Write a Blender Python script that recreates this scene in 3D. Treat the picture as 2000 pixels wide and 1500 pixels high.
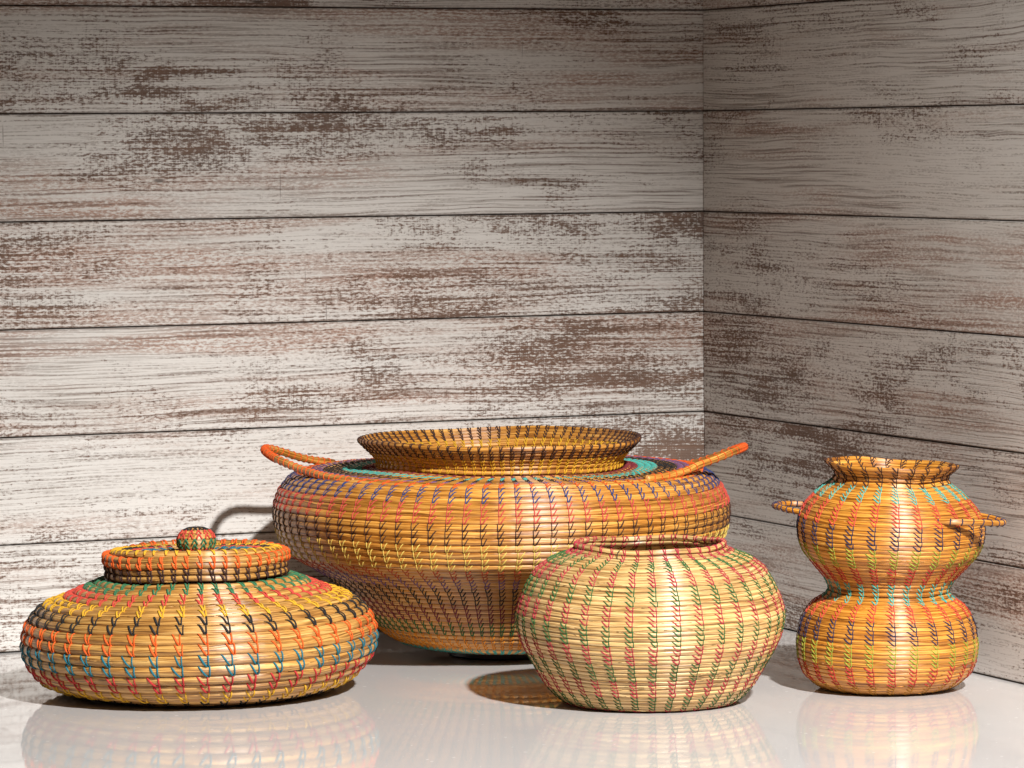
import bpy, math, random
import numpy as np
from mathutils import Vector, Matrix

random.seed(7); rng = np.random.default_rng(7)
scn = bpy.context.scene
for o in list(bpy.data.objects): bpy.data.objects.remove(o)
col = scn.collection

# ------------------------------------------------------------------ camera (solved from the plank seams)
YAW, PITCH, ROLL = 0.417787, 0.060960, -0.0071715
CAM = Vector((-2.17291, -4.32793, 0.570732)); FPX = 7886.68
fwd = Vector((math.sin(YAW)*math.cos(PITCH), math.cos(YAW)*math.cos(PITCH), -math.sin(PITCH)))
r0 = fwd.cross(Vector((0, 0, 1))).normalized(); u0 = r0.cross(fwd)
rgt = math.cos(ROLL)*r0 + math.sin(ROLL)*u0; upv = -math.sin(ROLL)*r0 + math.cos(ROLL)*u0
cam = bpy.data.objects.new('camera', bpy.data.cameras.new('camera')); col.objects.link(cam)
cam.matrix_world = Matrix(((rgt.x, upv.x, -fwd.x, CAM.x), (rgt.y, upv.y, -fwd.y, CAM.y), (rgt.z, upv.z, -fwd.z, CAM.z), (0, 0, 0, 1)))
cam.data.sensor_width = 36; cam.data.lens = FPX/2000*36; cam.data.clip_start = .1; cam.data.clip_end = 60
scn.camera = cam

# ------------------------------------------------------------------ studio light
w = bpy.data.worlds.new('World'); scn.world = w; w.use_nodes = True
w.node_tree.nodes['Background'].inputs[0].default_value = (1.0, .80, .62, 1)
w.node_tree.nodes['Background'].inputs[1].default_value = .022
def aim(o, tgt): o.rotation_euler = (Vector(tgt) - o.location).to_track_quat('-Z', 'Y').to_euler()
kd = bpy.data.lights.new('key_light', 'SPOT'); kd.energy = 1050; kd.color = (1, .98, .955)
kd.shadow_soft_size = .07; kd.spot_size = math.radians(39.2); kd.spot_blend = .92
key = bpy.data.objects.new('key_light', kd); col.objects.link(key); key.location = (-.47, -3.35, 2.36); aim(key, (-.55, -.98, 0))
fd = bpy.data.lights.new('fill_light', 'AREA'); fd.energy = 3; fd.color = (1, .74, .53); fd.shape = 'RECTANGLE'; fd.size = 1.6; fd.size_y = 1.2
fill = bpy.data.objects.new('fill_light', fd); col.objects.link(fill); fill.location = (-2.6, -3.2, 1.5); aim(fill, (-.2, -.3, .3))
vs = scn.view_settings; vs.view_transform = 'Standard'; vs.look = 'None'; vs.exposure = 0; vs.gamma = 1; vs.use_curve_mapping = False
scn.render.engine = 'CYCLES'

# ------------------------------------------------------------------ node helper
class NT:
    def __init__(s, name):
        s.m = bpy.data.materials.new(name); s.m.use_nodes = True; s.t = s.m.node_tree; s.b = s.t.nodes['Principled BSDF']
    def n(s, typ, **k):
        x = s.t.nodes.new(typ)
        for a, v in k.items(): setattr(x, a, v)
        return x
    def put(s, sock, v):
        if isinstance(v, bpy.types.NodeSocket): s.t.links.new(v, sock)
        else: sock.default_value = v
    def math(s, op, a, b=0., c=0., clamp=False):
        x = s.n('ShaderNodeMath', operation=op, use_clamp=clamp)
        for i, v in enumerate((a, b, c)): s.put(x.inputs[i], v)
        return x.outputs[0]
    def comb(s, x, y, z=0.):
        c = s.n('ShaderNodeCombineXYZ')
        for i, v in enumerate((x, y, z)): s.put(c.inputs[i], v)
        return c.outputs[0]
    def noise(s, vec, detail=2., rough=.5, dist=0., scale=1.):
        x = s.n('ShaderNodeTexNoise'); s.put(x.inputs['Vector'], vec); x.inputs['Scale'].default_value = scale
        x.inputs['Detail'].default_value = detail; x.inputs['Roughness'].default_value = rough; x.inputs['Distortion'].default_value = dist
        return x.outputs[0]
    def step(s, v, a, b, lo=0., hi=1.):
        x = s.n('ShaderNodeMapRange', interpolation_type='SMOOTHSTEP'); s.put(x.inputs[0], v)
        for i, q in enumerate((a, b, lo, hi)): s.put(x.inputs[i+1], q)
        return x.outputs[0]
    def mix(s, f, a, b, mode='MIX'):
        x = s.n('ShaderNodeMix', data_type='RGBA', blend_type=mode); s.put(x.inputs[0], f)
        s.put(x.inputs[6], a if isinstance(a, bpy.types.NodeSocket) else (*a, 1)); s.put(x.inputs[7], b if isinstance(b, bpy.types.NodeSocket) else (*b, 1))
        return x.outputs[2]
    def bump(s, h, dist, strength=1.):
        x = s.n('ShaderNodeBump'); s.put(x.inputs['Height'], h); x.inputs['Distance'].default_value = dist; x.inputs['Strength'].default_value = strength
        s.t.links.new(x.outputs[0], s.b.inputs['Normal'])
    def set(s, **k):
        for a, v in k.items(): s.put(s.b.inputs[a.replace('_', ' ')], v if not (isinstance(v, tuple) and len(v) == 3) else (*v, 1))

# ------------------------------------------------------------------ materials
def plank_material():
    t = NT('whitewashed_plank')
    co = t.n('ShaderNodeTexCoord').outputs['Object']; sp = t.n('ShaderNodeSeparateXYZ'); t.put(sp.inputs[0], co)
    rnd = t.n('ShaderNodeObjectInfo').outputs['Random']
    x = t.math('ADD', sp.outputs[0], t.math('MULTIPLY', rnd, 61.7)); z0 = sp.outputs[2]; z = t.math('ADD', z0, t.math('MULTIPLY', rnd, 23.3))
    def N(fx, fz, zz=z, off=0., **k): return t.noise(t.comb(t.math('MULTIPLY', x, fx), t.math('MULTIPLY', zz, fz), off), **k)
    zw = t.math('ADD', z, t.math('MULTIPLY', N(2.6, 9, off=3.1, detail=1.), .017))
    zw = t.math('ADD', zw, t.math('MULTIPLY', N(16, 40, off=8.1, detail=2.), .0035))
    big = N(2.2, 10, off=1.7, detail=2.)                                   # where grain shows strongly
    grain = N(4, 360, zw, detail=3., rough=.65)
    fine = N(11, 620, zw, off=5., detail=1.)
    chip = N(170, 470, off=2.2, detail=4., rough=.74)
    patch = N(9.5, 26, off=9.4, detail=4., rough=.65, dist=.5)
    dens = N(1.9, 5.5, off=4.4, detail=1.)
    lines = t.math('MULTIPLY', t.step(grain, .49, .63), t.step(t.math('ADD', big, t.math('MULTIPLY', t.math('SUBTRACT', chip, .5), .9)), .33, .56))
    hair = t.math('MULTIPLY', t.step(fine, .50, .64), t.step(chip, .36, .56))
    # flaked paint: patches broken by grain and speckle
    wsum = t.math('ADD', patch, t.math('MULTIPLY', t.math('SUBTRACT', chip, .5), 1.25))
    wsum = t.math('ADD', wsum, t.math('MULTIPLY', t.math('SUBTRACT', grain, .5), .75))
    wsum = t.math('ADD', wsum, t.math('MULTIPLY', t.math('SUBTRACT', dens, .5), .95))
    hatch = N(520, 45, off=21., detail=1.)
    wsum = t.math('ADD', wsum, t.math('MULTIPLY', t.math('SUBTRACT', hatch, .5), .30))
    worn = t.step(wsum, .535, .76)
    stain = t.math('MULTIPLY', t.step(N(1.7, 17, zw, off=12.6, detail=3., rough=.6), .47, .66),
                   t.step(t.math('ADD', chip, t.math('MULTIPLY', t.math('SUBTRACT', grain, .5), .8)), .36, .58))
    mark = t.math('MULTIPLY', t.step(N(260, 9, off=6.6, detail=1.), .74, .78), t.step(N(7, 7, off=7.9), .52, .62))
    vor = t.n('ShaderNodeTexVoronoi', feature='F1'); t.put(vor.inputs['Vector'], t.comb(t.math('MULTIPLY', x, 3.4), t.math('MULTIPLY', z, 12.), 0.)); vor.inputs['Scale'].default_value = 1.
    knot = t.step(t.math('ADD', vor.outputs[0], t.math('MULTIPLY', t.math('SUBTRACT', chip, .5), .03)), .028, .04, 1., 0.)
    white = t.mix(N(3, 12, off=14., detail=3.), (.68, .645, .60), (.84, .815, .78))
    c = t.mix(t.math('MULTIPLY', stain, .8), white, t.mix(N(4, 30, off=15.), (.45, .225, .14), (.30, .14, .088)))
    c = t.mix(t.math('MULTIPLY', hair, .42), c, (.30, .25, .215))
    c = t.mix(t.math('MULTIPLY', lines, .72), c, (.215, .16, .13))
    c = t.mix(t.math('MULTIPLY', worn, .92), c, t.mix(N(14, 60, off=16.), (.085, .052, .037), (.23, .125, .08)))
    c = t.mix(t.math('MULTIPLY', mark, .5), c, (.16, .12, .1))
    c = t.mix(t.math('MULTIPLY', knot, .8), c, (.10, .075, .06))
    edge = t.step(t.math('ADD', t.math('ABSOLUTE', z0), t.math('MULTIPLY', chip, .004)), .0585, .0615)
    c = t.mix(t.math('MULTIPLY', edge, .55), c, (.13, .095, .075))
    t.set(Base_Color=c, Roughness=.62, Specular_IOR_Level=.25)
    h = t.math('SUBTRACT', 1., t.math('ADD', t.math('MULTIPLY', lines, .5), t.math('MULTIPLY', worn, .5)))
    t.bump(h, .00035, .8)
    return t.m

def straw_material(name, lo, mid, hi, fv=800.):
    t = NT(name)
    uv = t.n('ShaderNodeUVMap').outputs[0]; sp = t.n('ShaderNodeSeparateXYZ'); t.put(sp.inputs[0], uv)
    rnd = t.n('ShaderNodeObjectInfo').outputs['Random']
    u = t.math('ADD', sp.outputs[0], t.math('MULTIPLY', rnd, 31.)); v = sp.outputs[1]
    v = t.math('ADD', v, t.math('MULTIPLY', t.noise(t.comb(t.math('MULTIPLY', u, 22.), t.math('MULTIPLY', v, 40.), rnd), detail=1.), .006))
    def N(fu, f, o, **k): return t.noise(t.comb(t.math('MULTIPLY', u, fu), t.math('MULTIPLY', v, f), o), **k)
    a = N(16, fv, 1., detail=2., rough=.55); b = N(7, fv*.45, 4.); blot = N(26, 60, 8., detail=3.)
    k = t.math('ADD', t.math('MULTIPLY', a, .62), t.math('ADD', t.math('MULTIPLY', b, .38), t.math('MULTIPLY', t.math('SUBTRACT', blot, .5), .22)))
    r = t.n('ShaderNodeValToRGB'); t.put(r.inputs[0], k); e = r.color_ramp.elements
    e[0].position = .36; e[0].color = (lo[0]*.35, lo[1]*.32, lo[2]*.3, 1); e[1].position = .66; e[1].color = (*hi, 1)
    q = e.new(.455); q.color = (*lo, 1); q = e.new(.54); q.color = (*mid, 1)
    c = t.mix(t.math('MULTIPLY', t.step(blot, .66, .74), .45), r.outputs[0], (lo[0]*.4, lo[1]*.35, lo[2]*.3))
    hs = t.n('ShaderNodeHueSaturation'); t.put(hs.inputs['Color'], c); t.put(hs.inputs['Value'], t.math('ADD', .88, t.math('MULTIPLY', rnd, .24)))
    tan = t.n('ShaderNodeTangent', direction_type='UV_MAP')
    t.set(Base_Color=hs.outputs[0], Roughness=t.math('ADD', .35, t.math('MULTIPLY', a, .12)), Specular_IOR_Level=.85, Anisotropic=.9, Anisotropic_Rotation=.25, Tangent=tan.outputs[0])
    t.bump(k, .0014, .85)
    return t.m

THREAD = dict(orange=(.80, .115, .012), brown=(.055, .022, .016), green=(.035, .17, .075), coral=(.60, .06, .04), yellow=(.72, .40, .02), black=(.016, .015, .015),
              teal=(.012, .16, .22), red=(.50, .028, .03), maroon=(.20, .022, .035), aqua=(.07, .42, .36), purple=(.18, .085, .20), blue=(.028, .055, .19),
              pink=(.60, .07, .06), lemon=(.74, .55, .12), rust=(.52, .075, .025), amber=(.85, .27, .015), leaf=(.03, .135, .035), rose=(.44, .03, .055),
              navy=(.02, .024, .07), lime=(.33, .38, .045), gold=(.50, .23, .03), moss=(.035, .115, .03), flame=(.75, .10, .01))
def thread_material(n):
    t = NT('thread_' + n); c = THREAD[n]
    g = t.n('ShaderNodeNewGeometry').outputs['Position']
    a = t.noise(g, detail=2., scale=900.); b = t.noise(g, detail=1., scale=55.)
    cc = t.mix(a, tuple(x*.55 for x in c), tuple(min(1, x*1.35+.012) for x in c))
    cc = t.mix(t.math('MULTIPLY', b, .30), cc, tuple(min(1, x*.9+.03) for x in c))
    t.set(Base_Color=cc, Roughness=.7, Specular_IOR_Level=.2); t.bump(a, .0006, .6)
    return t.m
TM = {n: thread_material(n) for n in THREAD}

def plain(name, c, rough=.5, spec=.5):
    t = NT(name); a = t.noise(t.n('ShaderNodeTexCoord').outputs['Object'], detail=3., scale=40.)
    t.set(Base_Color=t.mix(a, tuple(x*.85 for x in c), tuple(x*1.1 for x in c)), Roughness=rough, Specular_IOR_Level=spec)
    return t.m
def gloss_floor():
    t = NT('glossy_white_tabletop'); co = t.n('ShaderNodeTexCoord').outputs['Object']
    sm = t.noise(co, detail=4., scale=9., rough=.6); dust = t.step(t.noise(co, detail=1., scale=420.), .73, .78)
    c = t.mix(sm, (.59, .572, .56), (.63, .612, .60)); c = t.mix(t.math('MULTIPLY', dust, .3), c, (.92, .92, .92)); sp2 = t.step(t.noise(co, detail=0., scale=150.), .80, .83); c = t.mix(t.math('MULTIPLY', sp2, .6), c, (.95, .95, .95)); smear = t.noise(co, detail=5., scale=22., rough=.65, dist=1.2)
    t.set(Base_Color=c, Roughness=t.math('ADD', .015, t.math('ADD', t.math('MULTIPLY', sm, .05), t.math('MULTIPLY', t.step(smear, .5, .68), .06))), IOR=1.47)
    return t.m
M_PLANK = plank_material(); M_GAP = plain('dark_joint', (.15, .115, .095), .8, .2); M_FLOOR = gloss_floor(); M_BLACK = plain('black_plastic', (.012, .011, .011), .4)

# ------------------------------------------------------------------ mesh helpers
def mesh_obj(name, verts, faces, mats, parent=None, uv=None, smooth=True, mi=None):
    me = bpy.data.meshes.new(name); me.from_pydata([tuple(v) for v in verts], [], [tuple(f) for f in faces])
    for m in (mats if isinstance(mats, (list, tuple)) else [mats]): me.materials.append(m)
    if smooth: me.polygons.foreach_set('use_smooth', [True]*len(me.polygons))
    if mi is not None: me.polygons.foreach_set('material_index', mi)
    if uv is not None:
        l = me.uv_layers.new(name='UVMap'); l.data.foreach_set('uv', np.asarray(uv, np.float32).ravel())
    me.update(); o = bpy.data.objects.new(name, me); col.objects.link(o)
    if parent: o.parent = parent
    return o
def tag(o, **k):
    for a, v in k.items(): o[a] = v
    return o

# ------------------------------------------------------------------ setting: tabletop, two plank walls
def box(name, x0, x1, y0, y1, z0, z1, mat, parent=None, bev=0.):
    v = [(x, y, z) for z in (z0, z1) for y in (y0, y1) for x in (x0, x1)]
    f = [(0, 2, 3, 1), (4, 5, 7, 6), (0, 1, 5, 4), (2, 6, 7, 3), (0, 4, 6, 2), (1, 3, 7, 5)]
    o = mesh_obj(name, v, f, mat, parent, smooth=False)
    if bev:
        b = o.modifiers.new('bevel', 'BEVEL'); b.width = bev; b.segments = 2
    return o
tag(box('tabletop', -2.3, .25, -2.3, .012, -.03, 0, M_FLOOR, bev=.003), kind='structure', label='glossy white tabletop the baskets stand on', category='tabletop')
P = .12
def plank_wall(name, L, label, over=0.):
    back = box(name, -.02, L, .009, .03, .0, 8*P, M_GAP); tag(back, kind='structure', label=label, category='wall')
    for k in range(8):
        g = .0006
        pl = box('plank', .0005, L+over, 0., .0088, -P/2+g, P/2-g, M_PLANK, back, bev=.0009)
        pl.location = (0, random.uniform(-.0006, .0006), (k+.5)*P + .0005)
    return back
wb = plank_wall('wall_back', 2.1, 'brightly lit whitewashed plank wall behind the wide two-handled basket', over=.006)
wb.rotation_euler = (0, 0, 0); wb.location = (-2.1, 0, 0.0005)
ws = plank_wall('wall_side', 1.25, 'shaded whitewashed plank wall beside the double-bellied basket')
ws.rotation_euler = (0, 0, -math.pi/2); ws.location = (0, -.0010, 0.0005)

# ------------------------------------------------------------------ coiled baskets
def smooth_profile(pts, n=400):
    p = np.array(pts, float); s = np.r_[0, np.cumsum(np.hypot(*np.diff(p, axis=0).T))]
    t = np.linspace(0, s[-1], n); q = np.stack([np.interp(t, s, p[:, i]) for i in (0, 1)], 1)
    k = max(3, n//45); ker = np.hanning(2*k+3)[1:-1]; ker /= ker.sum()
    pad = np.concatenate([2*q[:1]-q[k:0:-1], q, 2*q[-1:]-q[-2:-k-2:-1]])
    q = np.stack([np.convolve(pad[:, i], ker, 'valid') for i in (0, 1)], 1)
    return q
def tube(path, rad, sides=4, flat=1., up=None):
    """Tube along path (n,3) with radius per point; closed ends."""
    path = np.asarray(path); n = len(path); tg = np.gradient(path, axis=0); tg /= np.linalg.norm(tg, axis=1)[:, None] + 1e-12
    ref = np.asarray(up) if up is not None else np.tile([0, 0, 1.], (n, 1))
    a = np.cross(tg, ref); a /= np.linalg.norm(a, axis=1)[:, None] + 1e-9; b = np.cross(a, tg)
    ang = np.arange(sides)*2*math.pi/sides; rad = np.broadcast_to(rad, (n,))
    v = path[:, None] + rad[:, None, None]*(np.cos(ang)[None, :, None]*a[:, None] + flat*np.sin(ang)[None, :, None]*b[:, None])
    f = [(i*sides+j, i*sides+(j+1) % sides, (i+1)*sides+(j+1) % sides, (i+1)*sides+j) for i in range(n-1) for j in range(sides)]
    f += [tuple(range(sides))[::-1], tuple((n-1)*sides+j for j in range(sides))]
    return v.reshape(-1, 3), f

class Basket:
    def __init__(s, name, cx, y0, scale, label, straw, ncol, side, thr, bulge, lean=(0, 0), shift=0., barb=1.2, jit=.014, sq=.8):
        s.px = scale; s.y0 = y0; s.ncol = ncol; s.side = side; s.thr = thr; s.straw = straw; s.bulge = bulge; s.lean = lean; s.shift = shift
        d = fwd + (cx-1000)/FPX*rgt - (y0-750)/FPX*upv; loc = CAM - d*(CAM.z/d.z)
        s.root = bpy.data.objects.new(name, None); s.root.empty_display_size = .05; col.objects.link(s.root)
        s.root.location = (loc.x, loc.y, 0); s.root.rotation_euler = (0, 0, -YAW)
        tag(s.root, label=label, category='basket')
        s.view = Vector((0, -math.cos(.13), math.sin(.13))); s.stitches = []; s.H = 1.; s.ph = rng.uniform(0, 6.28, 5); s.loose = []
        s.drift = 0.; s.barb = barb; s.sq = sq; s.jit = jit
    def warp(s, P):
        P = np.array(P, float); h = np.clip(P[..., 2]/s.H, 0, 1.2); d = s.lean[0] + (s.lean[1]-s.lean[0])*h
        d = np.where(h < .12, d*h/.12, d)
        th = np.arctan2(P[..., 0], -P[..., 1]); g = 1 + .0065*np.sin(2*th + s.ph[0]) + .004*np.sin(3*th + s.ph[1] + 6*h) + .0022*np.sin(7*th + s.ph[2] - 9*h)
        z = P[..., 2] - P[..., 0]*np.tan(d) + .0011*h*np.sin(2*th + s.ph[3]) + .0007*h*np.sin(5*th + s.ph[4]); x = P[..., 0]*g + s.shift*h
        return np.stack([x, P[..., 1]*g, np.maximum(z, .0004)], -1)
    def place(s, R, Z, n, tdir, a, b, th, al, extra=0.):
        """Point on a coil: ring radius R, height Z, normal n=(nr,nz), tangent tdir, semi-axes a (along), b (out)."""
        ca = np.sign(np.cos(al))*np.abs(np.cos(al))**s.sq
        pr = R + n[0]*(b+extra)*ca + tdir[0]*(a+extra)*np.sin(al)
        pz = Z + n[1]*(b+extra)*ca + tdir[1]*(a+extra)*np.sin(al)
        return np.stack([pr*np.sin(th), -pr*np.cos(th), pz], -1)
    def coil(s, R, Z, n, tdir, a, b, parent, cols, cross=12):
        seg = s.ncol*6; th = np.arange(seg)*2*math.pi/seg + math.pi
        ph = ((th - cols) * s.ncol/(2*math.pi)) % 1.; pin = 1 - .07*np.exp(-((np.minimum(ph, 1-ph))/.13)**2)
        wob = 1 + .02*np.sin(th*rng.integers(3, 7) + rng.uniform(0, 6)) + .02*np.sin(th*rng.integers(9, 17) + rng.uniform(0, 6))
        al = np.arange(cross)*2*math.pi/cross
        TH, AL = np.meshgrid(th, al, indexing='ij'); sc = (pin*wob)[:, None]; CA = np.sign(np.cos(AL))*np.abs(np.cos(AL))**s.sq
        dz = .012*a*np.sin(TH*rng.integers(2, 5) + rng.uniform(0, 6))
        pr = R + n[0]*b*sc*CA + tdir[0]*a*sc*np.sin(AL) + dz; pz = Z + n[1]*b*sc*CA + tdir[1]*a*np.minimum(sc, 1.0)*np.sin(AL)
        V = s.warp(np.stack([pr*np.sin(TH), -pr*np.cos(TH), pz], -1)).reshape(-1, 3)
        i = np.arange(seg)[:, None]; j = np.arange(cross)[None]
        F = np.stack([i*cross+j, ((i+1) % seg)*cross+j, ((i+1) % seg)*cross+(j+1) % cross, i*cross+(j+1) % cross], -1).reshape(-1, 4)
        per = 2*math.pi*math.sqrt((a*a+b*b)/2); u0, u1 = i/seg*2*math.pi*R, (i+1)/seg*2*math.pi*R; v0, v1 = j/cross*per, (j+1)/cross*per
        z = np.zeros_like(u0+v0)
        UV = np.stack([np.stack([u0+z, v0+z], -1), np.stack([u1+z, v0+z], -1), np.stack([u1+z, v1+z], -1), np.stack([u0+z, v1+z], -1)], 2)
        return mesh_obj('coil', V, F.tolist(), s.straw, parent, uv=UV.reshape(-1, 2))
    def stitch(s, R, Z, n, tdir, a, b, th, colour, inner=False, rim=False, parent=None):
        sp = 2*math.pi/s.ncol; wd = s.thr*random.uniform(.85, 1.15); vs_, fs = [], []
        dl = s.side*sp*random.uniform(.33, .44); m = 6
        dl = math.copysign(min(abs(dl), s.barb*2*a/R), dl)
        A0, A1 = (-1.45, 1.5) if not rim else (-3.3, 1.5)
        if inner: A0, A1 = math.pi+1.45, math.pi-1.45
        t = np.linspace(0, 1, m + (3 if rim else 0))
        j1, j2 = random.gauss(0, .012)*sp, random.gauss(0, .03)*sp
        for k, (off0, off1) in enumerate(((j1, 0.), (dl+j2, .02*dl))):
            e = off0 + (off1-off0)*t; al = A0*(.86 if k and not rim and not inner else 1) + (A1-A0*(.86 if k and not rim and not inner else 1))*t
            path = s.place(R, Z, n, tdir, a, b, th+e, al, extra=wd*(.35 + .2*k))
            out = s.place(R, Z, n, tdir, a, b, th+e, al, extra=wd*4) - path
            r = wd*(np.interp(t, (0, .15, .7, 1), (.55, 1., 1.25, .8)) if k else np.interp(t, (0, .12, .85, 1), (.8, .88, .88, .8)))
            v, f = tube(s.warp(path), r, 5, .6, up=out/np.linalg.norm(out, axis=1)[:, None])
            fs += [tuple(q+sum(len(x) for x in vs_) for q in ff) for ff in f]; vs_.append(v)
        nn = Vector((n[0]*math.sin(th), -n[0]*math.cos(th), n[1])); sc = nn.dot(s.view)*(-1 if inner else 1)
        s.stitches.append((sc*a*(.02 if inner else 1), np.concatenate(vs_), fs, colour))
    def rows(s, prof, colours, inner_rows=0, rim=False, parent=None, stitch_rows=None, jitter=.025):
        """prof: (radius px, image y px of the axis) from the top down; colours: one thread per coil row."""
        q = smooth_profile([(r*s.px, (s.y0-y)*s.px*1.006) for r, y in prof]); N = len(colours)
        s.H = max(s.H if s.H < .9 else 0, q[:, 1].max())
        arc = np.r_[0, np.cumsum(np.hypot(*np.diff(q, axis=0).T))]; d = arc[-1]/N
        for k, c in enumerate(colours):
            t = (k+.5)*d; Q = np.array([np.interp(t, arc, q[:, i]) for i in (0, 1)])
            e = d*.6; T = np.array([np.interp(min(t+e, arc[-1]), arc, q[:, i]) - np.interp(max(t-e, 0), arc, q[:, i]) for i in (0, 1)]); T /= np.linalg.norm(T)
            n = np.array([-T[1], T[0]])
            a = d*.515; b = d*s.bulge; ctr = Q - n*b
            ctr[1] = max(ctr[1], abs(n[1])*b + abs(T[1])*a + .0008)
            s.drift += random.gauss(0, jitter)*2*math.pi/s.ncol
            s.coil(ctr[0], ctr[1], n, T, a, b, parent or s.root, s.drift)
            s.loose.append((ctr[0], ctr[1], n, T, a, b))
            for i in range(s.ncol):
                th = s.drift + 2*math.pi*i/s.ncol + random.gauss(0, s.jit)*2*math.pi/s.ncol
                s.stitch(ctr[0], ctr[1], n, T, a, b, th, c, rim=(rim and k == 0))
                if k < inner_rows and math.cos(th) < .2: s.stitch(ctr[0], ctr[1], n, T, a, b, th, c, inner=True)
    def base(s, r, z):
        r *= s.px; m = 64; th = np.arange(m)*2*math.pi/m
        v = [(r*math.sin(t), -r*math.cos(t), z) for t in th] + [(r*math.sin(t), -r*math.cos(t), z+.004) for t in th]
        f = [tuple(range(m))[::-1], tuple(range(m, 2*m))] + [(i, (i+1) % m, m+(i+1) % m, m+i) for i in range(m)]
        mesh_obj('base', v, f, s.straw, s.root, uv=[(0, 0)]*sum(len(x) for x in f), smooth=False)
    def loose_straws(s, count):
        V, F, off = [], [], 0
        for _ in range(count):
            R_, Z_, n, T, a, b = random.choice(s.loose); th0 = random.uniform(-1.5, 1.5); span = random.uniform(.012, .05)/R_; m = 9; t = np.linspace(0, 1, m)
            al = random.uniform(-1.1, 1.1) + t*random.uniform(-.5, .5); lift = .0002 + random.uniform(.0004, .0022)*t**3
            p = s.warp(np.stack([s.place(R_, Z_, n, T, a, b, np.array(th0 + random.choice((-1, 1))*span*q), np.array(w_), extra=l) for q, w_, l in zip(t, al, lift)]))
            v, f = tube(p, .00032*np.linspace(1, .5, m), 4); V.append(v); F += [tuple(i+off for i in ff) for ff in f]; off += len(v)
        tag(mesh_obj('loose_straw', np.concatenate(V), F, s.straw, s.root, uv=np.tile([.01, .0007], (sum(len(x) for x in F), 1))), kind='stuff')
    def finish(s, parent=None, keep=300):
        if s.loose: s.loose_straws(70); s.loose = []
        parent = parent or s.root; s.stitches.sort(key=lambda x: -x[0])
        for sc, v, f, c in s.stitches[:keep]: mesh_obj('stitch', v, f, TM[c], parent)
        rest = s.stitches[keep:]
        if rest:
            names = sorted({x[3] for x in rest}); off = 0; V, F, MI = [], [], []
            for sc, v, f, c in rest:
                V.append(v); F += [tuple(i+off for i in ff) for ff in f]; MI += [names.index(c)]*len(f); off += len(v)
            tag(mesh_obj('stitching', np.concatenate(V), F, [TM[n] for n in names], parent, mi=MI), kind='stuff')
        s.stitches = []
    def handle(s, pts, rad, straw, thread, wraps, dense=None):
        p = np.array([(x*s.px, d*s.px, h*s.px*1.006) for x, d, h in pts]); n = len(p)
        tt = np.linspace(0, n-1, 90); q = []
        for t in tt:                                                     # Catmull-Rom
            i = min(int(t), n-2); f = t-i; g = [p[max(0, min(n-1, i+k))] for k in (-1, 0, 1, 2)]
            q.append(.5*((2*g[1]) + (-g[0]+g[2])*f + (2*g[0]-5*g[1]+4*g[2]-g[3])*f*f + (-g[0]+3*g[1]-3*g[2]+g[3])*f**3))
        q = np.array(q); L = np.r_[0, np.cumsum(np.linalg.norm(np.diff(q, axis=0), axis=1))]
        sides = 12; v, f = tube(q, rad, sides)
        uv = []
        for ff in f:
            for vi in ff:
                j = vi % sides; jj = sides if (len(ff) == 4 and j == 0 and (sides-1) in [x % sides for x in ff]) else j
                uv.append((L[vi//sides], jj/sides*2*math.pi*rad))
        h = mesh_obj('handle', v, f, straw, s.root, uv=uv)
        pos = np.linspace(.03, .97, wraps)*L[-1]
        if dense is not None: pos = np.r_[pos, np.linspace(dense[0], dense[1], dense[2])*L[-1]]
        tg = np.gradient(q, axis=0); tg /= np.linalg.norm(tg, axis=1)[:, None]
        for x in pos:
            c = np.array([np.interp(x, L, q[:, k]) for k in range(3)]); T = np.array([np.interp(x, L, tg[:, k]) for k in range(3)]); T /= np.linalg.norm(T)
            a = np.cross(T, [0, 0, 1]); a /= np.linalg.norm(a); b = np.cross(a, T); m = 10; ang = np.arange(m+1)*2*math.pi/m
            tw = random.uniform(-.25, .45)*rad
            ring = c + (rad*1.04)*(np.cos(ang)[:, None]*a + np.sin(ang)[:, None]*b) + T*(np.sin(ang)*tw)[:, None]
            rv, rf = tube(ring, s.thr*1.15, 4, up=np.tile(T, (m+1, 1)))
            mesh_obj('wrap', rv, rf, TM[thread], h)
        return h

def exp(*g):
    out = []
    for c, n in g: out += [c]*n
    return out

S_TAN = straw_material('straw_tan', (.34, .15, .034), (.60, .315, .08), (.80, .50, .17), 760)
S_ORANGE = straw_material('straw_orange', (.38, .14, .02), (.65, .295, .05), (.82, .46, .12), 820)
S_PALE = straw_material('straw_pale', (.44, .24, .08), (.71, .46, .18), (.86, .64, .315), 800)
S_AMBER = straw_material('straw_amber', (.38, .13, .014), (.65, .275, .037), (.82, .43, .09), 900)

# --- low lidded basket
B = Basket('lidded_basket', 393.5, 1350, .528e-3, 'low squat straw basket with a round-knobbed lid and bold orange and teal stitches', S_TAN, 45, -1, .001, .50, jit=.03, barb=1.,
           lean=(-.018, -.014), shift=-.004)
B.rows([(179, 1071), (182.5, 1078), (182.5, 1088), (179, 1095), (178, 1106), (179, 1119)], exp(('orange', 2), ('brown', 2)), inner_rows=1, rim=True)
B.rows([(183, 1119), (203, 1127), (231, 1138), (263, 1152), (295, 1163), (314, 1175), (328, 1190), (340, 1208), (346, 1227), (349, 1247), (345, 1270), (336, 1290), (322, 1307),
        (306, 1323), (279, 1336), (250, 1344), (215, 1350)],
       exp(('green', 2), ('coral', 2), ('yellow', 2), ('black', 2), ('orange', 2), ('teal', 2), ('red', 2), ('yellow', 2), ('black', 2), ('maroon', 1)))
B.base(232, .001); B.finish()
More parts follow.
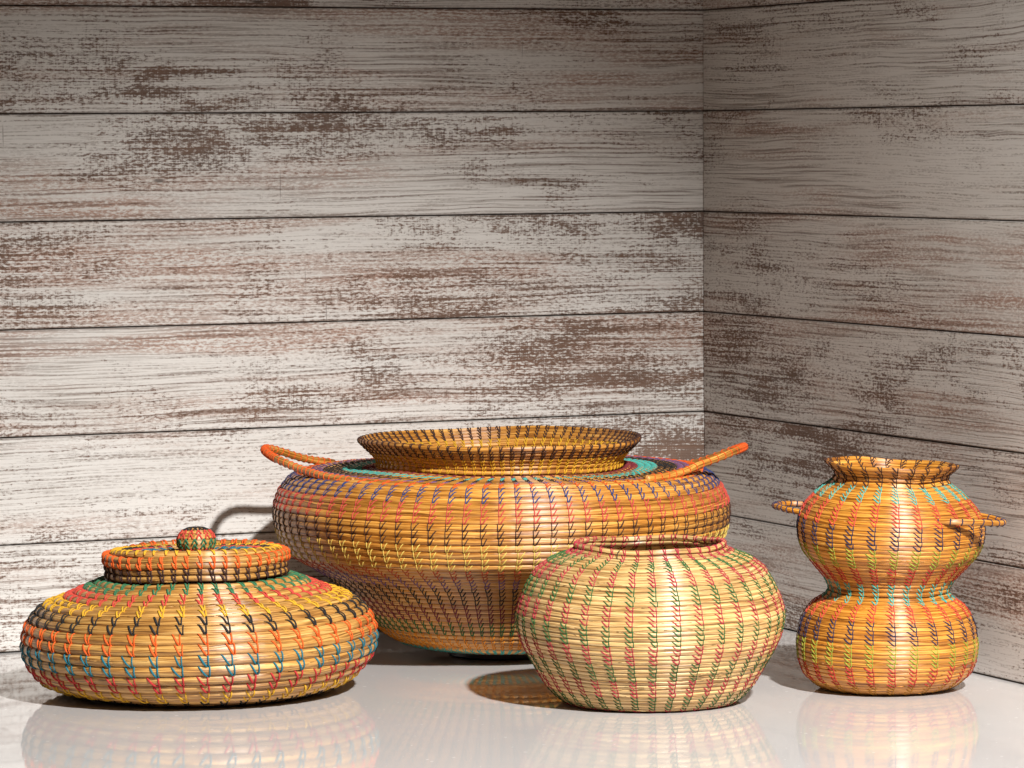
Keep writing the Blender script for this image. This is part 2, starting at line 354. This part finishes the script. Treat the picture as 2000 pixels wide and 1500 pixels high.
# its lid: flat spiral coils, knob on top
lid = bpy.data.objects.new('lid', None); col.objects.link(lid); lid.parent = B.root
zl = (1350-1075)*B.px; lid.location = (-.0035, 0, zl); lid.rotation_euler = (math.radians(-3.3), math.radians(-.6), 0)
B2 = B; sv = (B.lean, B.shift); B.lean = (0, 0); B.shift = 0.; B.warp = lambda P: np.array(P, float)
for k, (r, c) in enumerate(((158, 'yellow'), (140, 'black'), (122, 'coral'), (104, 'teal'), (87, 'teal'), (70, 'black'), (53, 'coral'), (36, 'green'))):
    a = 9.3*B.px; zc = -(.0 + .35*(158-r)*.22)*B.px
    B.coil(r*B.px, zc, (0., 1.), (1., 0.), a, a*.95, lid, .1*k)
    nc = max(10, int(45*r/158)); 
    for i in range(nc): B.stitch(r*B.px, zc, (0., 1.), (1., 0.), a, a*.95, 2*math.pi*i/nc + random.gauss(0, .01) + .1*k, c)
B.finish(lid, keep=120)
kv, kf, ku, st = [], [], [], 40
kp = smooth_profile([(0, 47), (14, 46), (27, 40.5), (35, 31), (37.5, 21), (36, 11), (30, 2), (22, -4)], 60)*B.px
rr = 8
prof = []
for i in range(len(kp)):
    prof.append((max(kp[i, 0], 0.0001) + .0006*abs(math.sin(i/60*rr*math.pi)) - .0004, kp[i, 1]))
for r, z in prof:
    for j in range(st): kv.append((r*math.sin(2*math.pi*j/st), -r*math.cos(2*math.pi*j/st), z))
for i in range(len(prof)-1):
    for j in range(st):
        kf.append((i*st+j, (i+1)*st+j, (i+1)*st+(j+1) % st, i*st+(j+1) % st)); u, v = j/st*.12, i*.0009
        ku += [(u, v), (u, v+.0009), (u+.003, v+.0009), (u+.003, v)]
knob = mesh_obj('knob', kv, kf, S_TAN, lid, uv=ku); knob.location = (.0, 0, .001)
kst = []
nrow = 7
for k, c in enumerate(('black', 'black', 'coral', 'coral', 'green', 'green', 'red')):
    t0, t1 = 3 + k*54/nrow, 3 + (k+1)*54/nrow
    nn = (9, 13, 13, 13, 13, 13, 13)[k]
    for i in range(nn):
        th = 2*math.pi*(i+.5*(k//2 % 2))/nn
        V_, F_ = [], []
        for sg in (-1, 1):
            tt = np.linspace(0, 1, 5); ii = t0 + (t1-t0)*tt
            r = np.interp(ii, range(len(prof)), [p[0] for p in prof]) + .0006; z = np.interp(ii, range(len(prof)), [p[1] for p in prof])
            dth = sg*.30*2*math.pi/nn*tt; pth = np.stack([r*np.sin(th+dth), -r*np.cos(th+dth), z], -1)
            v, f = tube(pth, .00095, 5, .7, up=pth/np.linalg.norm(pth, axis=1)[:, None]); F_ += [tuple(q+sum(len(x) for x in V_) for q in ff) for ff in f]; V_.append(v)
        kst.append((np.concatenate(V_), F_, c))
names = sorted({x[2] for x in kst}); off = 0; V, F, MI = [], [], []
for v, f, c in kst: V.append(v); F += [tuple(i+off for i in ff) for ff in f]; MI += [names.index(c)]*len(f); off += len(v)
ks = mesh_obj('knob_stitching', np.concatenate(V), F, [TM[n] for n in names], lid, mi=MI); ks.location = knob.location; tag(ks, kind='stuff')

# --- wide two-handled basket on a black stand
B = Basket('wide_basket', 980, 1277, .5655e-3, 'large wide straw basket with a flared rim and two orange handles', S_ORANGE, 84, 1, .00066, .42, barb=1.1, jit=.02, sq=.65)
B.rows([(275, 853.5), (275.5, 859), (267, 868), (256, 878), (245, 890), (240.5, 898), (241, 908)], exp(('brown', 4), ('yellow', 4)), inner_rows=8, rim=True)
B.rows([(243, 909), (270, 911), (300, 911.5), (330, 912.5), (372, 913), (396, 916)], exp(('maroon', 2), ('aqua', 3), ('black', 3), ('purple', 2), ('flame', 2)))
B.rows([(397, 917), (414, 927), (434, 951), (443, 974), (446, 997), (442, 1024), (434, 1048), (419, 1072)], exp(('blue', 3), ('pink', 3), ('brown', 3), ('lemon', 4)))
B.rows([(417, 1073), (381, 1094), (348, 1114), (324, 1134), (278, 1182), (234, 1228), (200, 1248), (170, 1256), (130, 1260)],
       exp(('rust', 3), ('purple', 3), ('black', 4), ('maroon', 4), ('leaf', 3), ('amber', 4), ('aqua', 4), ('purple', 2)))
B.base(140, 16*B.px); B.finish()
TR = 7.2*B.px
def ring(th, r, h): th = math.radians(th); return (r*math.sin(th), -r*math.cos(th), h)
B.handle([ring(-46, 384, 362), ring(-60, 390, 366), ring(-73, 404, 374), (-440, -50, 391), (-461, 14, 401), (-447, 72, 397), (-390, 132, 374), (-335, 195, 360)], TR, S_ORANGE, 'flame', 34, (.46, .60, 14))
B.handle([ring(46, 384, 362), ring(60, 390, 366), (384, -138, 378), (440, -76, 393), (476, 0, 401), (452, 70, 387), (392, 140, 360), (340, 190, 350)], TR, S_ORANGE, 'flame', 26, (.50, .68, 18))
st_ = bpy.data.objects.new('basket_stand', None)
m = 72; pr_ = [(0, .0085), (.052, .0085), (.058, .0078), (.0595, .006), (.0595, .002), (.058, .0002), (0, .0002)]
v = [(max(r, .00005)*math.sin(2*math.pi*j/m), -max(r, .00005)*math.cos(2*math.pi*j/m), z) for r, z in pr_ for j in range(m)]
f = [(i*m+j, i*m+(j+1) % m, (i+1)*m+(j+1) % m, (i+1)*m+j) for i in range(len(pr_)-1) for j in range(m)]
so = mesh_obj('basket_stand', v, f, M_BLACK, smooth=False); so.location = B.root.location
tag(so, label='low round black stand under the large wide basket', category='stand')

# --- pale round basket
B = Basket('round_basket', 1270.5, 1369.5, .5195e-3, 'pale round open straw basket with green and rose stitch bands and no handles', S_PALE, 36, -1, .0006, .36, barb=1.6, sq=.6)
B.rows([(146, 1058.5), (148, 1064), (148, 1071), (163, 1078), (194, 1089), (222, 1109), (240, 1137), (254, 1167), (262, 1195), (262.5, 1212), (255, 1244), (241, 1272), (222, 1303), (205, 1332), (184, 1356),
        (168, 1367), (155, 1369.5)],
       exp(('rose', 3), ('leaf', 4), ('rose', 4), ('leaf', 4), ('rose', 4), ('leaf', 4), ('rose', 4), ('moss', 4), ('rose', 4), ('moss', 4), ('rose', 2)), inner_rows=7, rim=True, jitter=.012)
B.base(160, .0008); B.finish()

# --- double-bellied basket
B = Basket('gourd_basket', 1731, 1343, .533e-3, 'tall orange straw basket with two bulging bellies and small side handles', S_AMBER, 26, -1, .0006, .27, barb=1.8, sq=.6, lean=(.008, .045), shift=.006)
B.rows([(131, 909), (131, 913), (124, 919), (112, 929), (110, 937), (118, 947), (138.5, 960), (168, 991), (180, 1013), (184, 1033), (181, 1058), (172, 1081), (147.6, 1109), (128, 1130), (118, 1149),
        (118, 1156), (126, 1165), (149, 1179), (163, 1198), (172, 1218), (178, 1257), (174.6, 1286), (164, 1313), (138, 1335), (115, 1343)],
       exp(('brown', 5), ('aqua', 5), ('coral', 6), ('navy', 5), ('lime', 5), ('red', 5), ('aqua', 5), ('coral', 5), ('navy', 5), ('lime', 5), ('red', 5), ('gold', 5)), inner_rows=5, rim=True, jitter=.012)
B.base(118, .0008); B.finish()
TR = 5.6*B.px
B.handle([(-148, -22, 340), (-184, -4, 345), (-204, 22, 349), (-212, 45, 350), (-202, 74, 350), (-176, 92, 349), (-132, 92, 347)], TR, S_AMBER, 'navy', 15)
B.handle([(78, -150, 336), (112, -158, 335), (154, -148, 333), (190, -124, 329), (212, -94, 326), (218, -72, 326), (208, -46, 329), (180, -22, 334), (150, -12, 337)], TR, S_AMBER, 'navy', 13)

# loose thread ends
def thread_end(root, pts, colour, px, rad=.0005):
    p = np.array(pts, float)*px; t = np.linspace(0, len(p)-1, 14); q = np.stack([np.interp(t, range(len(p)), p[:, k]) for k in range(3)], 1)
    v, f = tube(q, rad*np.linspace(1, .6, 14), 5, up=np.tile([0, -1., 0.], (14, 1))); mesh_obj('thread_end', v, f, TM[colour], root)
RB, WB = bpy.data.objects['round_basket'], bpy.data.objects['wide_basket']
thread_end(RB, [(-62, -135, 309), (-66, -140, 306), (-67, -143, 297), (-66, -146, 288)], 'black', .5195e-3)
thread_end(WB, [(272, 10, 424), (279, 8, 429), (284, 6, 437)], 'brown', .5655e-3); thread_end(WB, [(270, -30, 424), (281, -34, 426), (290, -36, 430)], 'brown', .5655e-3)
thread_end(WB, [(274, -12, 422), (284, -14, 427), (291, -18, 428)], 'brown', .5655e-3, .0004)
